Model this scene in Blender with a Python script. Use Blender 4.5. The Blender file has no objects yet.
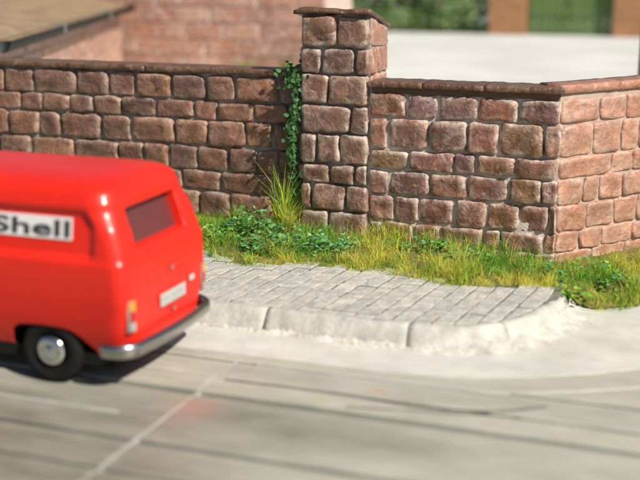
import bpy, bmesh, math, random
import numpy as np
from mathutils import Vector, Matrix, noise

random.seed(7); rng = np.random.default_rng(7)
R = math.radians
sc = bpy.context.scene
col = sc.collection

# ------------------------------------------------------------------ camera
F_PX, PITCH, YAW, CAM_H = 1150.0, R(13.8), R(20.3), 3.88
cam_d = bpy.data.cameras.new('camera'); cam = bpy.data.objects.new('camera', cam_d); col.objects.link(cam)
cam.location = (0, 0, CAM_H)
cam.rotation_euler = (math.pi / 2 - PITCH, 0, YAW)
cam_d.sensor_width = 36; cam_d.lens = F_PX / 640 * 36
cam_d.clip_start = .1; cam_d.clip_end = 2000
cam_d.dof.use_dof = True; cam_d.dof.focus_distance = 14.7; cam_d.dof.aperture_fstop = .36
sc.camera = cam
# ------------------------------------------------------------------ light
SUN_EL, SUN_AZ = R(42), R(-26)          # azimuth measured from +X
sv = Vector((math.cos(SUN_AZ) * math.cos(SUN_EL), math.sin(SUN_AZ) * math.cos(SUN_EL), math.sin(SUN_EL)))
w = bpy.data.worlds.new('World'); sc.world = w; w.use_nodes = True
nt = w.node_tree
sky = nt.nodes.new('ShaderNodeTexSky'); sky.sky_type = 'NISHITA'; sky.sun_disc = False
sky.sun_elevation = SUN_EL; sky.sun_rotation = math.atan2(sv.x, sv.y)
nt.links.new(sky.outputs[0], nt.nodes['Background'].inputs[0]); nt.nodes['Background'].inputs[1].default_value = .05
sun_d = bpy.data.lights.new('sun', 'SUN'); sun_d.energy = 5.0; sun_d.angle = R(.7); sun_d.color = (1, .93, .81)
sun = bpy.data.objects.new('sun', sun_d); col.objects.link(sun)
sun.rotation_euler = (-sv).to_track_quat('-Z', 'Y').to_euler(); sun.location = sv * 40
vs = sc.view_settings
vs.view_transform = 'Standard'; vs.look = 'None'; vs.gamma = 1; vs.use_curve_mapping = False; vs.exposure = .27

# ------------------------------------------------------------------ pixel -> place
fw = np.array([-math.sin(YAW) * math.cos(PITCH), math.cos(YAW) * math.cos(PITCH), -math.sin(PITCH)])
rt = np.array([math.cos(YAW), math.sin(YAW), 0.0]); upv = np.cross(rt, fw); CP = np.array([0, 0, CAM_H])
def ray(x, y): return fw + rt * (x - 320) / F_PX - upv * (y - 240) / F_PX
def ground(x, y, z=0.0):
    d = ray(x, y); return CP + d * ((z - CP[2]) / d[2])
def on_plane(x, y, p0, n):
    d = ray(x, y); n = np.array(n, float); return CP + d * (((np.array(p0) - CP) @ n) / (d @ n))

# ------------------------------------------------------------------ materials
def nodes(name):
    m = bpy.data.materials.new(name); m.use_nodes = True
    t = m.node_tree; return m, t, t.nodes['Principled BSDF']
def N(t, typ, **kw):
    n = t.nodes.new(typ)
    for k, v in kw.items(): setattr(n, k, v)
    return n
def ramp(t, fac, stops):
    r = N(t, 'ShaderNodeValToRGB'); e = r.color_ramp.elements
    while len(e) < len(stops): e.new(.5)
    for i, (p, c) in enumerate(stops):
        e[i].position = p; e[i].color = (*c, 1) if len(c) == 3 else c
    t.links.new(fac, r.inputs[0]); return r.outputs[0]
def mixc(t, fac, a, b, mode='MIX'):
    n = N(t, 'ShaderNodeMix', data_type='RGBA', blend_type=mode)
    for i, v in ((0, fac), (6, a), (7, b)):
        if isinstance(v, (int, float)): n.inputs[i].default_value = v
        elif isinstance(v, tuple): n.inputs[i].default_value = (*v, 1)
        else: t.links.new(v, n.inputs[i])
    return n.outputs[2]
def noisef(t, scale, detail=5, rough=.6, coord=None, dist=0, vec=None):
    n = N(t, 'ShaderNodeTexNoise'); n.inputs['Scale'].default_value = scale; n.inputs['Detail'].default_value = detail
    n.inputs['Roughness'].default_value = rough; n.inputs['Distortion'].default_value = dist
    if vec is not None: t.links.new(vec, n.inputs['Vector'])
    return n.outputs['Fac']
def wpos(t, scale=(1, 1, 1)):
    g = N(t, 'ShaderNodeNewGeometry'); mp = N(t, 'ShaderNodeMapping'); mp.inputs['Scale'].default_value = scale
    t.links.new(g.outputs['Position'], mp.inputs['Vector']); return mp.outputs[0]
def mth(t, op, a, b=0.0, clamp=False):
    n = N(t, 'ShaderNodeMath', operation=op); n.use_clamp = clamp
    for i, v in ((0, a), (1, b)):
        if isinstance(v, (int, float)): n.inputs[i].default_value = v
        else: t.links.new(v, n.inputs[i])
    return n.outputs[0]
def bump(t, b, h, strength, dist=.02):
    n = N(t, 'ShaderNodeBump'); n.inputs['Strength'].default_value = strength; n.inputs['Distance'].default_value = dist
    t.links.new(h, n.inputs['Height']); t.links.new(n.outputs[0], b.inputs['Normal'])

def simple(name, c, rough=.6, metal=0, coat=0, c2=None, scale=8, bs=0, bscale=40, spec=.5, dist=.02):
    m, t, b = nodes(name)
    b.inputs['Roughness'].default_value = rough; b.inputs['Metallic'].default_value = metal
    b.inputs['Coat Weight'].default_value = coat; b.inputs['Coat Roughness'].default_value = .08
    b.inputs['Specular IOR Level'].default_value = spec
    p = wpos(t)
    f = noisef(t, scale, vec=p)
    t.links.new(ramp(t, f, [(.3, c), (.7, c2 or tuple(min(1, x * 1.12) for x in c))]), b.inputs['Base Color'])
    if bs: bump(t, b, noisef(t, bscale, vec=p), bs, dist)
    return m

def stone_mat(name, tones, wash, washamt, moss=(.16, .12, .03), spec=.6, edge=.55, dark=.38):
    """hand painted cast stone: a tone per stone, mottling, pale dry-brushed smears and edges, ochre specks"""
    m, t, b = nodes(name)
    oi = N(t, 'ShaderNodeObjectInfo')
    base = ramp(t, oi.outputs['Random'], [(i / (len(tones) - 1), c) for i, c in enumerate(tones)])
    g = N(t, 'ShaderNodeNewGeometry'); off = N(t, 'ShaderNodeVectorMath', operation='ADD')
    t.links.new(g.outputs['Position'], off.inputs[0]); t.links.new(mth(t, 'MULTIPLY', oi.outputs['Random'], 37.0), off.inputs[1])
    p = off.outputs[0]
    n1 = noisef(t, 6, 7, .68, vec=p, dist=.6)
    v1 = ramp(t, n1, [(.26, (dark, dark * .97, dark * .98)), (.48, (.95, .95, .95)), (.74, (1.5, 1.32, 1.16))])
    c = mixc(t, 1.0, base, v1, 'MULTIPLY')
    n2 = noisef(t, 3.3, 8, .75, vec=p, dist=1.4)
    f2 = ramp(t, n2, [(.5, (0, 0, 0)), (.66, (1, 1, 1))])
    c = mixc(t, mth(t, 'MULTIPLY', f2, washamt), c, wash)
    ea = N(t, 'ShaderNodeAttribute'); ea.attribute_name = 'rim'
    n5 = noisef(t, 5.5, 5, .7, vec=g.outputs['Position'], dist=.5)
    f5 = mth(t, 'MULTIPLY', ramp(t, n5, [(.42, (0, 0, 0)), (.62, (1, 1, 1))]), ea.outputs['Fac'])
    c = mixc(t, mth(t, 'MULTIPLY', f5, edge), c, tuple(min(.8, x * 1.15) for x in wash))
    n3 = noisef(t, 15, 3, .5, vec=p)
    f3 = ramp(t, n3, [(.67, (0, 0, 0)), (.71, (1, 1, 1))])
    c = mixc(t, mth(t, 'MULTIPLY', f3, .5), c, (.55, .34, .13))
    n4 = noisef(t, 3.0, 5, .6, vec=wpos(t, (1, 1, 1.7)))
    f4 = ramp(t, n4, [(.58, (0, 0, 0)), (.74, (1, 1, 1))])
    c = mixc(t, mth(t, 'MULTIPLY', f4, .5), c, moss)
    t.links.new(c, b.inputs['Base Color'])
    b.inputs['Specular IOR Level'].default_value = spec
    t.links.new(mth(t, 'ADD', mth(t, 'MULTIPLY', n1, .5), .14), b.inputs['Roughness'])
    h = mth(t, 'ADD', mth(t, 'MULTIPLY', noisef(t, 8, 6, .62, vec=p, dist=.5), 1.3), mth(t, 'MULTIPLY', noisef(t, 45, 3, .6, vec=p), .16))
    bump(t, b, h, .85, .03)
    return m

TONES = [(.235, .098, .075), (.155, .076, .066), (.29, .13, .095), (.20, .108, .098), (.30, .135, .085), (.20, .112, .108), (.265, .105, .074), (.21, .125, .06)]
TONES_L = [(.205, .098, .070), (.135, .072, .058), (.26, .128, .088), (.175, .098, .082), (.275, .132, .082), (.15, .085, .076), (.23, .104, .070)]
M = {}
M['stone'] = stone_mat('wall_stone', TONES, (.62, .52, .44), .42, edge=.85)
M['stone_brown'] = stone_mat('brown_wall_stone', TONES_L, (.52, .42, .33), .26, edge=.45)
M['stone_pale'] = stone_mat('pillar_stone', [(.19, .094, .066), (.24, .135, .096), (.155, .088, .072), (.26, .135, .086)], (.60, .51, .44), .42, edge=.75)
M['stone_sunlit'] = stone_mat('sunlit_face_stone', [(.40, .195, .135), (.35, .165, .11), (.43, .225, .16), (.37, .20, .145), (.38, .175, .115)], (.58, .46, .40), .35, dark=.65)  # lighter orange tones put sunlight into the right-facing sides
M['mortar'] = simple('mortar', (.09, .08, .075), .9, c2=(.46, .45, .44), scale=4, bs=.6, bscale=45, spec=.2)
M['coping'] = stone_mat('coping_stone', [(.125, .066, .04), (.15, .08, .048)], (.38, .29, .22), .4)
M['under_band'] = simple('coping_shade_strip', (.10, .06, .042), .8, c2=(.17, .10, .07), scale=6, bs=.5)  # wall brown darkened to carry the shadow under the coping
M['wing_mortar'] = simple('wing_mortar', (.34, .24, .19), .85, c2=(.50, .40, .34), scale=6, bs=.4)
M['paver'] = stone_mat('paver_concrete', dark=.78, edge=.25, spec=.3, tones= [(.48, .485, .46), (.52, .525, .50), (.45, .455, .435), (.55, .55, .52), (.49, .49, .46)], wash=(.66, .66, .64), washamt=.5, moss=(.36, .355, .30))
M['kerb'] = simple('kerb_concrete', (.37, .365, .33), .9, c2=(.56, .555, .51), scale=6, bs=.8, bscale=14, spec=.25)
M['plaster'] = simple('rough_plaster', (.40, .385, .34), .9, c2=(.66, .65, .60), scale=5, bs=.7, bscale=30, spec=.2)
M['mortar_pale'] = simple('pale_mortar', (.30, .275, .255), .9, c2=(.68, .65, .62), scale=4, bs=.6, bscale=45, spec=.2)
M['joint'] = simple('joint_sand', (.16, .155, .14), .95, c2=(.24, .235, .21), scale=12, spec=.1)
M['soil'] = simple('soil', (.10, .10, .03), .95, c2=(.28, .25, .07), scale=9, bs=.8, bscale=35, spec=.1)
M['drive'] = simple('drive_concrete', (.50, .495, .455), .5, c2=(.66, .655, .61), scale=2.2, bs=.25, bscale=30, spec=.35)
M['yard'] = simple('yard_concrete', (.54, .545, .525), .8, c2=(.70, .705, .68), scale=.35, bs=.2, bscale=12, spec=.25)
M['ground'] = simple('ground_earth', (.20, .19, .15), .95, c2=(.28, .27, .22), scale=.4, spec=.1)

# road: pale painted concrete, soft dark patches around the grooves, faint red patches
def road_mat():
    m, t, b = nodes('road_concrete')
    p = wpos(t); oi = N(t, 'ShaderNodeObjectInfo')
    n1 = noisef(t, 2.4, 6, .6, vec=wpos(t, (.6, 1.8, 1)))
    c = ramp(t, n1, [(.3, (.37, .365, .31)), (.7, (.52, .51, .445))])
    c = mixc(t, 1.0, c, ramp(t, oi.outputs['Random'], [(0, (.9, .9, .9)), (1, (1.04, 1.04, 1.02))]), 'MULTIPLY')
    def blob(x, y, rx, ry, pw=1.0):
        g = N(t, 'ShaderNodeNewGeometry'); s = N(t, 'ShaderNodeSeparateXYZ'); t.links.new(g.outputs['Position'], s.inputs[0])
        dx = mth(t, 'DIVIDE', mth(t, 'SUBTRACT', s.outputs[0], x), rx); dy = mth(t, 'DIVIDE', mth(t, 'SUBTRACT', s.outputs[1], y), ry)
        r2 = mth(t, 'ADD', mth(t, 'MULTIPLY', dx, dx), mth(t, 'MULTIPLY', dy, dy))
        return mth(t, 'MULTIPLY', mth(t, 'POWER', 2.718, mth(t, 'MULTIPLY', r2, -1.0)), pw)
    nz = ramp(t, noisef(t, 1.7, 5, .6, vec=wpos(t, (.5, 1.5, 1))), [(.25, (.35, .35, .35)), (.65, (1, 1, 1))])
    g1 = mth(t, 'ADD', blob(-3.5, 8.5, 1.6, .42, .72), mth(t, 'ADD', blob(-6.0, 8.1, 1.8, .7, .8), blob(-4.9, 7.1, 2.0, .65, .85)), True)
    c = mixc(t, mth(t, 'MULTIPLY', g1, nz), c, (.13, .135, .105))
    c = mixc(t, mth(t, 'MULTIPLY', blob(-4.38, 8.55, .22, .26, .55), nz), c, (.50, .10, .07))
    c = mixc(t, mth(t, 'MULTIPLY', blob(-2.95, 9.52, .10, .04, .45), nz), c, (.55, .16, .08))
    t.links.new(c, b.inputs['Base Color'])
    b.inputs['Roughness'].default_value = .42; b.inputs['Specular IOR Level'].default_value = .4
    h = mth(t, 'ADD', noisef(t, 30, 4, .6, vec=p), mth(t, 'MULTIPLY', noisef(t, 5, 3, .5, vec=wpos(t, (.4, 1.6, 1))), .8))
    bump(t, b, h, .4, .015)
    return m
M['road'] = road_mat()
M['groove'] = simple('groove_dirt', (.022, .020, .017), .9, c2=(.05, .045, .038), scale=6, spec=.1)
M['filler'] = simple('joint_filler', (.62, .61, .58), .7, c2=(.75, .74, .70), scale=10)
M['seam'] = simple('pale_seam', (.42, .42, .38), .35, c2=(.58, .58, .54), scale=4)  # pale tone for the thin curved lines
M['seam_dim'] = simple('dull_seam', (.30, .30, .27), .5, c2=(.48, .48, .44), scale=3)
M['steel'] = simple('rail_steel', (.16, .145, .13), .35, metal=.6, c2=(.30, .28, .26), scale=9)

def paint_mat():
    m, t, b = nodes('red_enamel'); p = wpos(t)
    n = noisef(t, 2.0, 3, .5, vec=p)
    t.links.new(ramp(t, n, [(.3, (.66, .019, .010)), (.7, (.72, .024, .012))]), b.inputs['Base Color'])
    b.inputs['Specular IOR Level'].default_value = .25; b.inputs['Roughness'].default_value = .42; b.inputs['Coat Weight'].default_value = .22; b.inputs['Coat Roughness'].default_value = .16
    bump(t, b, noisef(t, 14, 3, .5, vec=p), .06, .02)
    return m
M['red'] = paint_mat()
M['chrome'] = simple('chrome', (.62, .62, .60), .16, metal=1, c2=(.72, .72, .70))
M['bumper'] = simple('dull_chrome', (.42, .415, .40), .24, metal=1, c2=(.52, .51, .49), scale=5)
M['rubber'] = simple('tyre_rubber', (.006, .006, .006), .85, c2=(.010, .010, .010), spec=.25)
M['black'] = simple('underside_black', (.01, .01, .01), .85, spec=.15)
M['plate'] = simple('plate_white', (.44, .44, .42), .5, c2=(.54, .54, .52))
M['plate_grey'] = simple('plate_print', (.36, .36, .37), .5)
M['ink'] = simple('dark_print', (.035, .038, .045), .5, c2=(.05, .05, .06))
M['sign'] = simple('label_white', (.70, .68, .68), .45, c2=(.76, .74, .74))
M['amber'] = simple('amber_lens', (.70, .27, .03), .2, coat=.5)
M['redlens'] = simple('red_lens', (.45, .01, .012), .2, coat=.5)
M['clear'] = simple('clear_lens', (.34, .33, .32), .15, coat=.5)
def glass_mat():
    m, t, b = nodes('window_glass')
    n = noisef(t, 6, 2, .5, vec=wpos(t))
    tr = N(t, 'ShaderNodeBsdfTransparent'); t.links.new(ramp(t, n, [(.3, (.70, .6, .6)), (.7, (.8, .7, .7))]), tr.inputs[0])
    gl = N(t, 'ShaderNodeBsdfGlossy'); gl.inputs['Roughness'].default_value = .15; gl.inputs['Color'].default_value = (.9, .9, .9, 1)
    mx = N(t, 'ShaderNodeMixShader'); mx.inputs[0].default_value = .16
    t.links.new(tr.outputs[0], mx.inputs[1]); t.links.new(gl.outputs[0], mx.inputs[2]); df = N(t, 'ShaderNodeBsdfDiffuse'); df.inputs['Color'].default_value = (.20, .06, .06, 1)
    m2 = N(t, 'ShaderNodeMixShader'); m2.inputs[0].default_value = .5; t.links.new(mx.outputs[0], m2.inputs[1]); t.links.new(df.outputs[0], m2.inputs[2])
    t.links.new(m2.outputs[0], t.nodes['Material Output'].inputs['Surface'])
    return m
M['glass'] = glass_mat()
M['darkglass'] = simple('dark_glass', (.02, .022, .025), .1, coat=.5)

def leaf_mat(name, trans=.25, rough=.55):
    m, t, b = nodes(name)
    a = N(t, 'ShaderNodeAttribute'); a.attribute_name = 'tint'
    n = noisef(t, 9, 2, .5, vec=wpos(t))
    c = mixc(t, 1.0, a.outputs['Color'], ramp(t, n, [(.3, (.8, .8, .8)), (.7, (1.15, 1.15, 1.1))]), 'MULTIPLY')
    t.links.new(c, b.inputs['Base Color']); b.inputs['Roughness'].default_value = rough
    b.inputs['Specular IOR Level'].default_value = .3
    tr = N(t, 'ShaderNodeBsdfTranslucent'); t.links.new(c, tr.inputs['Color'])
    mx = N(t, 'ShaderNodeMixShader'); mx.inputs[0].default_value = trans
    t.links.new(b.outputs[0], mx.inputs[1]); t.links.new(tr.outputs[0], mx.inputs[2])
    t.links.new(mx.outputs[0], t.nodes['Material Output'].inputs['Surface'])
    return m
M['leaf'] = leaf_mat('leaf'); M['blade'] = leaf_mat('grass_blade', .42, .5)
M['bark'] = simple('bark', (.08, .055, .035), .9, c2=(.14, .10, .06), scale=12, bs=.5)
M['bg_brick'] = stone_mat('far_brick', [(.40, .20, .145), (.46, .25, .18), (.36, .19, .15), (.50, .30, .22), (.43, .20, .13)], (.80, .70, .64), .7)  # wash spreads large pale patches over the brick
M['bg_mortar'] = simple('far_mortar', (.42, .33, .28), .9, c2=(.60, .50, .44), scale=2)
M['roof'] = simple('roof_board', (.19, .125, .07), .85, c2=(.36, .265, .165), scale=2.4, bs=.3, bscale=20)
M['gutter'] = simple('gutter', (.012, .016, .013), .7, c2=(.02, .026, .022))
M['green'] = simple('green_paint', (.09, .15, .05), .9, c2=(.12, .19, .065), scale=1.2, spec=.15)
M['greenpost'] = simple('green_post', (.13, .22, .07), .6, c2=(.17, .27, .09), scale=1.2)
def brickpier():
    m, t, b = nodes('pier_brick')
    bt = N(t, 'ShaderNodeTexBrick'); bt.inputs['Scale'].default_value = 1.0
    bt.inputs['Color1'].default_value = (.42, .20, .085, 1); bt.inputs['Color2'].default_value = (.34, .155, .07, 1); bt.inputs['Mortar'].default_value = (.24, .15, .085, 1)
    bt.inputs['Brick Width'].default_value = .5; bt.inputs['Row Height'].default_value = .25; bt.inputs['Mortar Size'].default_value = .025
    mp = N(t, 'ShaderNodeMapping'); mp.inputs['Rotation'].default_value = (R(90), 0, 0)
    g = N(t, 'ShaderNodeNewGeometry'); t.links.new(g.outputs['Position'], mp.inputs[0]); t.links.new(mp.outputs[0], bt.inputs['Vector'])
    t.links.new(bt.outputs['Color'], b.inputs['Base Color']); b.inputs['Roughness'].default_value = .85
    return m
M['pier'] = brickpier()

# ------------------------------------------------------------------ mesh helpers
def mesh(name, V, Fc, mat, parent=None, smooth=True, loc=None):
    me = bpy.data.meshes.new(name); me.from_pydata([tuple(map(float, v)) for v in V], [], [tuple(map(int, f)) for f in Fc])
    if mat: me.materials.append(M[mat] if isinstance(mat, str) else mat)
    if smooth: me.polygons.foreach_set('use_smooth', [True] * len(me.polygons))
    o = bpy.data.objects.new(name, me); col.objects.link(o)
    if parent: o.parent = parent
    if loc is not None: o.location = loc
    return o
def empty(name, loc=(0, 0, 0), rz=0):
    o = bpy.data.objects.new(name, None); col.objects.link(o); o.location = loc; o.rotation_euler = (0, 0, rz)
    o.empty_display_size = .2; return o
def tag(o, label=None, cat=None, group=None, kind=None):
    if label: o['label'] = label
    if cat: o['category'] = cat
    if group: o['group'] = group
    if kind: o['kind'] = kind
    return o
def box(name, lo, hi, mat, parent=None, bev=0.0, loc=None, rz=0):
    bm = bmesh.new(); bmesh.ops.create_cube(bm, size=1)
    for v in bm.verts: v.co = Vector([(lo[i] + hi[i]) / 2 + v.co[i] * (hi[i] - lo[i]) for i in range(3)])
    if bev: bmesh.ops.bevel(bm, geom=bm.edges[:], offset=bev, segments=2, affect='EDGES', profile=.6)
    me = bpy.data.meshes.new(name); bm.to_mesh(me); bm.free(); me.materials.append(M[mat])
    o = bpy.data.objects.new(name, me); col.objects.link(o)
    if parent: o.parent = parent
    if loc is not None: o.location = loc
    o.rotation_euler.z = rz
    return o
def lathe(name, prof, axis_n, mat, parent, loc, seg=40):
    """prof: (radius, offset) list, spun round y"""
    V, Fc = [], []
    for r_, a in prof:
        for k in range(seg):
            th = 2 * math.pi * k / seg; V.append((r_ * math.cos(th), a, r_ * math.sin(th)))
    for i in range(len(prof) - 1):
        for k in range(seg):
            k2 = (k + 1) % seg; Fc.append((i * seg + k, i * seg + k2, (i + 1) * seg + k2, (i + 1) * seg + k))
    Fc.append(tuple(range((len(prof) - 1) * seg, len(prof) * seg)))
    return mesh(name, V, Fc, mat, parent, True, loc)
def nz(p, s=1.0, o=0.0): return noise.noise(Vector((p[0] * s + o, p[1] * s + o * .7, p[2] * s - o)))

# ------------------------------------------------------------------ ground, road, yard
g = mesh('ground', [(-400, -200, -.16), (400, -200, -.16), (400, 700, -.16), (-400, 700, -.16)], [(0, 1, 2, 3)], 'ground', smooth=False)
tag(g, kind='structure')
road = tag(mesh('road', [(-30, -8, -.085), (16, -8, -.085), (16, 14, -.085), (-30, 14, -.085)], [(0, 1, 2, 3)], 'groove', smooth=False), kind='structure')
YB = [2.5, 4.2, 5.6, 6.45, 7.20, 7.78, 8.92, 9.345, 9.80, 10.98]
YG = [.04, .05, .05, .05, .08, .09, .115, .05, .045, .02]
XB = [-24, -18.5, -14, -9.4, -4.51, .6, 5.4, 10]
def slab(name, poly, z0, z1, mat, parent, bev=.012, jit=0.0, sides=None):
    n = len(poly); c = np.mean(np.array(poly), 0); V = []
    zt = z1 + random.uniform(-jit, jit); tx, ty = random.uniform(-jit, jit) * 1.2, random.uniform(-jit, jit) * 1.2
    P = np.array(poly, float); E1 = np.roll(P, -1, 0) - P; L = np.linalg.norm(E1, axis=1, keepdims=True) + 1e-9; Nn = np.stack([-E1[:, 1], E1[:, 0]], 1) / L
    ins = P + bev * (Nn + np.roll(Nn, 1, 0))
    f = lambda p: (p[0] - c[0]) * tx * 2 + (p[1] - c[1]) * ty * 2
    for p in P: V.append((p[0], p[1], z0))
    for p in P: V.append((p[0], p[1], zt - bev + f(p)))
    for p in ins: V.append((p[0], p[1], zt + f(p)))
    Fc = []
    for a in (0, n):
        for k in range(n): Fc.append((a + k, a + (k + 1) % n, a + n + (k + 1) % n, a + n + k))
    Fc.append(tuple(range(2 * n, 3 * n)))
    o = mesh(name, V, Fc, mat, parent, False)
    if sides:
        o.data.materials.append(M[sides])
        for q in o.data.polygons[:n]: q.material_index = 1
    return o
for i in range(len(YB) - 1):
    for j in range(len(XB) - 1):
        y0, y1 = YB[i] + YG[i] / 2, YB[i + 1] - YG[i + 1] / 2
        x0, x1 = XB[j] + .012, XB[j + 1] - .012
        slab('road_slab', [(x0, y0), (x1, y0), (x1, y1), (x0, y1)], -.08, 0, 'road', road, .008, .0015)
# pale filler in the cross joint and a pale seam
def strip(name, pts, wd, z0, z1, mat, parent):
    P = np.array(pts, float); T = np.gradient(P, axis=0); T /= np.linalg.norm(T, axis=1, keepdims=True); Nn = np.stack([-T[:, 1], T[:, 0]], 1)
    V, Fc = [], []; n = len(P)
    for k in range(n):
        ww = wd / 2 * (1 + .25 * nz((P[k][0], P[k][1], 0), 3))
        a = P[k] + Nn[k] * ww; b = P[k] - Nn[k] * ww; e = min(.006, wd / 4)
        a2 = P[k] + Nn[k] * (ww - e); b2 = P[k] - Nn[k] * (ww - e)
        V += [(*a, z0), (*a2, z1), (*b2, z1), (*b, z0)]
    for k in range(n - 1):
        for q in range(3): Fc.append((4 * k + q, 4 * (k + 1) + q, 4 * (k + 1) + q + 1, 4 * k + q + 1))
    Fc += [(0, 1, 2, 3), (4 * n - 4, 4 * n - 1, 4 * n - 2, 4 * n - 3)]
    return mesh(name, V, Fc, mat, parent, False)
strip('joint_filler', [(-4.51 + .006 * math.sin(y * 3), y) for y in np.linspace(2.6, 10.9, 60)], .022, -.06, .002, 'seam_dim', road)
strip('pale_seam', [(x, 8.26) for x in np.linspace(-9.3, -4.95, 20)], .05, -.03, .004, 'seam_dim', road)
# curved inlaid bands at the corner of the street
def crv(pts, n=50):
    P = np.array(pts, float); t = np.linspace(0, len(P) - 1, n); out = []
    for u in t:
        i = min(int(u), len(P) - 2); f = u - i
        p0, p1, p2, p3 = P[max(i - 1, 0)], P[i], P[i + 1], P[min(i + 2, len(P) - 1)]
        out.append(.5 * ((2 * p1) + (-p0 + p2) * f + (2 * p0 - 5 * p1 + 4 * p2 - p3) * f * f + (-p0 + 3 * p1 - 3 * p2 + p3) * f ** 3))
    return np.array(out)
W1 = crv([(-6.5, 10.0), (-4.5, 9.99), (-2.7, 10.05), (-1.71, 10.38), (-.75, 11.0), (.4, 12.0), (2.2, 14), (4, 16.5)], 70)
W2 = crv([(-4.3, 9.815), (-3.2, 9.80), (-2.28, 9.83), (-1.69, 9.95), (-.7, 10.47), (.6, 11.5), (2.6, 13.7), (4.6, 16.2)], 70)
strip('curved_rail', W1, .03, -.03, .010, 'seam', road)
strip('curved_rail', W2, .022, -.03, .009, 'seam', road)
strip('switch_rail', crv([(-4.4, 9.30), (-3.3, 9.33), (-2.5, 9.28), (-1.85, 9.40), (-1.43, 9.68)], 30), .045, -.03, .006, 'steel', road)
strip('switch_rail', crv([(-1.8, 9.87), (-1.45, 9.86), (-.6, 9.88), (1.5, 9.9)], 14), .03, -.03, .006, 'steel', road)
strip('switch_rail', crv([(-3.1, 9.05), (-2.4, 9.20), (-1.6, 9.345)], 14), .03, -.03, .006, 'steel', road)

SW = .22                                   # pavement level
yk = 10.86
KO = crv([(-24, yk), (-14, yk), (-8, yk), (-5.4, yk), (-4.6, yk)] + [tuple(ground(a, b, SW)[:2]) for a, b in ((330, 317), (404, 325), (450, 328), (490, 326), (520, 320), (545, 310), (559, 299), (565, 287), (566, 276))], 240)
drive_poly = [tuple(p) for p in W1] + [(4, 30), (-3.5, 30), (-3.5, 12.5), (-6.5, 12.5)]
d = slab('driveway', [p for p in drive_poly], -.04, .004, 'drive', None, .004)
tag(d, kind='structure')
VG = [ground(a, b, .03)[:2] for a, b in ((572, 300), (578, 307), (600, 308), (640, 304))]
VF = [ground(a, b, SW)[:2] for a, b in ((200, 250), (220, 261), (241, 266), (267, 265), (302, 262), (330, 267), (380, 271), (415, 278), (450, 284), (480, 285), (517, 283), (560, 287))]
VFX = [-14] + [float(p[0]) for p in VF] + [float(p[0]) for p in VG] + [.6, 2.6]; VFY = [13.1] + [float(p[1]) for p in VF] + [float(p[1]) for p in VG] + [14.6, 17.4]
def verge_front(x): return float(np.interp(x, VFX, VFY))
KI_off = .115
T = np.gradient(KO, axis=0); T /= np.linalg.norm(T, axis=1, keepdims=True); NI = np.stack([-T[:, 1], T[:, 0]], 1)
KI = KO + NI * KI_off
under_band = [tuple(p) for p in (KO + NI * .03)] + [(x_, verge_front(x_) + .22) for x_ in np.linspace(-1.95, -13.9, 40)] + [(-24, 13.3)]
pave = tag(slab('pavement', under_band, -.05, SW - .03, 'joint', None, .004), kind='structure')
# kerb stones
S = np.concatenate([[0], np.cumsum(np.linalg.norm(np.diff(KO, axis=0), axis=1))])
def kpt(s): return np.array([np.interp(s, S, KO[:, 0]), np.interp(s, S, KO[:, 1])]), np.array([np.interp(s, S, NI[:, 0]), np.interp(s, S, NI[:, 1])])
def s_at(x): return float(np.interp(x, KO[:, 0], S))
cuts = [s_at(x) for x in (-20, -17.6, -15.1, -12.8, -10.6, -8.4, -6.35)] + [s_at(-4.63), s_at(-3.05), s_at(-2.14), S[-1] - .6, S[-1]]
prof = [(-.14, -.05), (-.10, .04), (-.055, .12), (-.012, .185), (.006, .208), (.028, .218), (.075, .221), (.098, .219), (.106, .20), (.106, -.05)]
for k in range(len(cuts) - 1):
    a, b = cuts[k] + .002, cuts[k + 1] - .002
    n = max(4, int((b - a) / .07)); V, Fc = [], []; pn = len(prof); off = random.uniform(-.006, .006)
    for i in range(n + 1):
        s_ = a + (b - a) * i / n; p, nn = kpt(s_)
        e = 1.0 if 0 < i < n else .0
        for (u, z) in prof:
            du = nz((p[0], p[1], z), 7, k) * .026 + (.004 if e == 0 and z > 0 else 0)
            dz = nz((p[0] + 3, p[1], u), 6, k) * .008 - (.004 if e == 0 and z > .2 else 0)
            q = p + nn * (u + du); V.append((q[0], q[1], z + dz + off * (z > .1) - (.09 * min(1, max(0, (s_ - S[-1] + 1.3) / .9)) if z > .05 else 0)))
    for i in range(n):
        for q in range(pn - 1): Fc.append((i * pn + q, (i + 1) * pn + q, (i + 1) * pn + q + 1, i * pn + q + 1))
    Fc += [tuple(range(pn)), tuple(range(n * pn + pn - 1, n * pn - 1, -1))]
    mesh('kerb_stone', V, Fc, 'kerb', pave)
# rough plaster run along the foot of the kerb
V, Fc = [], []; sl = np.arange(s_at(-9), S[-1], .022)
for i, s_ in enumerate(sl):
    p, nn = kpt(s_)
    grow = .03 + .15 * np.clip((p[0] + 6.2) / 3.5, 0, 1) + .09 * np.clip((p[0] + 2.9) / 1.0, 0, 1) + .06 * nz((p[0], p[1], 0), 3)
    hh = .05 + .03 * np.clip((p[0] + 5) / 3, 0, 1) + .05 * nz((p[0], p[1], 4), 4)
    for j in range(9):
        f = j / 8; u = -.06 - (grow + .05) * f; z = max(-.012, (hh) * (1 - f) ** 1.5)
        q = p + nn * u; r_ = (nz((q[0], q[1], j), 17) * .55 + nz((q[0], q[1], j), 38) * .5) * .044 * (1 - f * .35)
        V.append((q[0], q[1] - abs(r_) * .4, z + r_ - .008 * f))
for i in range(len(sl) - 1):
    for j in range(8): Fc.append((i * 9 + j, i * 9 + j + 1, (i + 1) * 9 + j + 1, (i + 1) * 9 + j))
mesh('plaster_fillet', V, Fc, 'plaster', pave, True)
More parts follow.
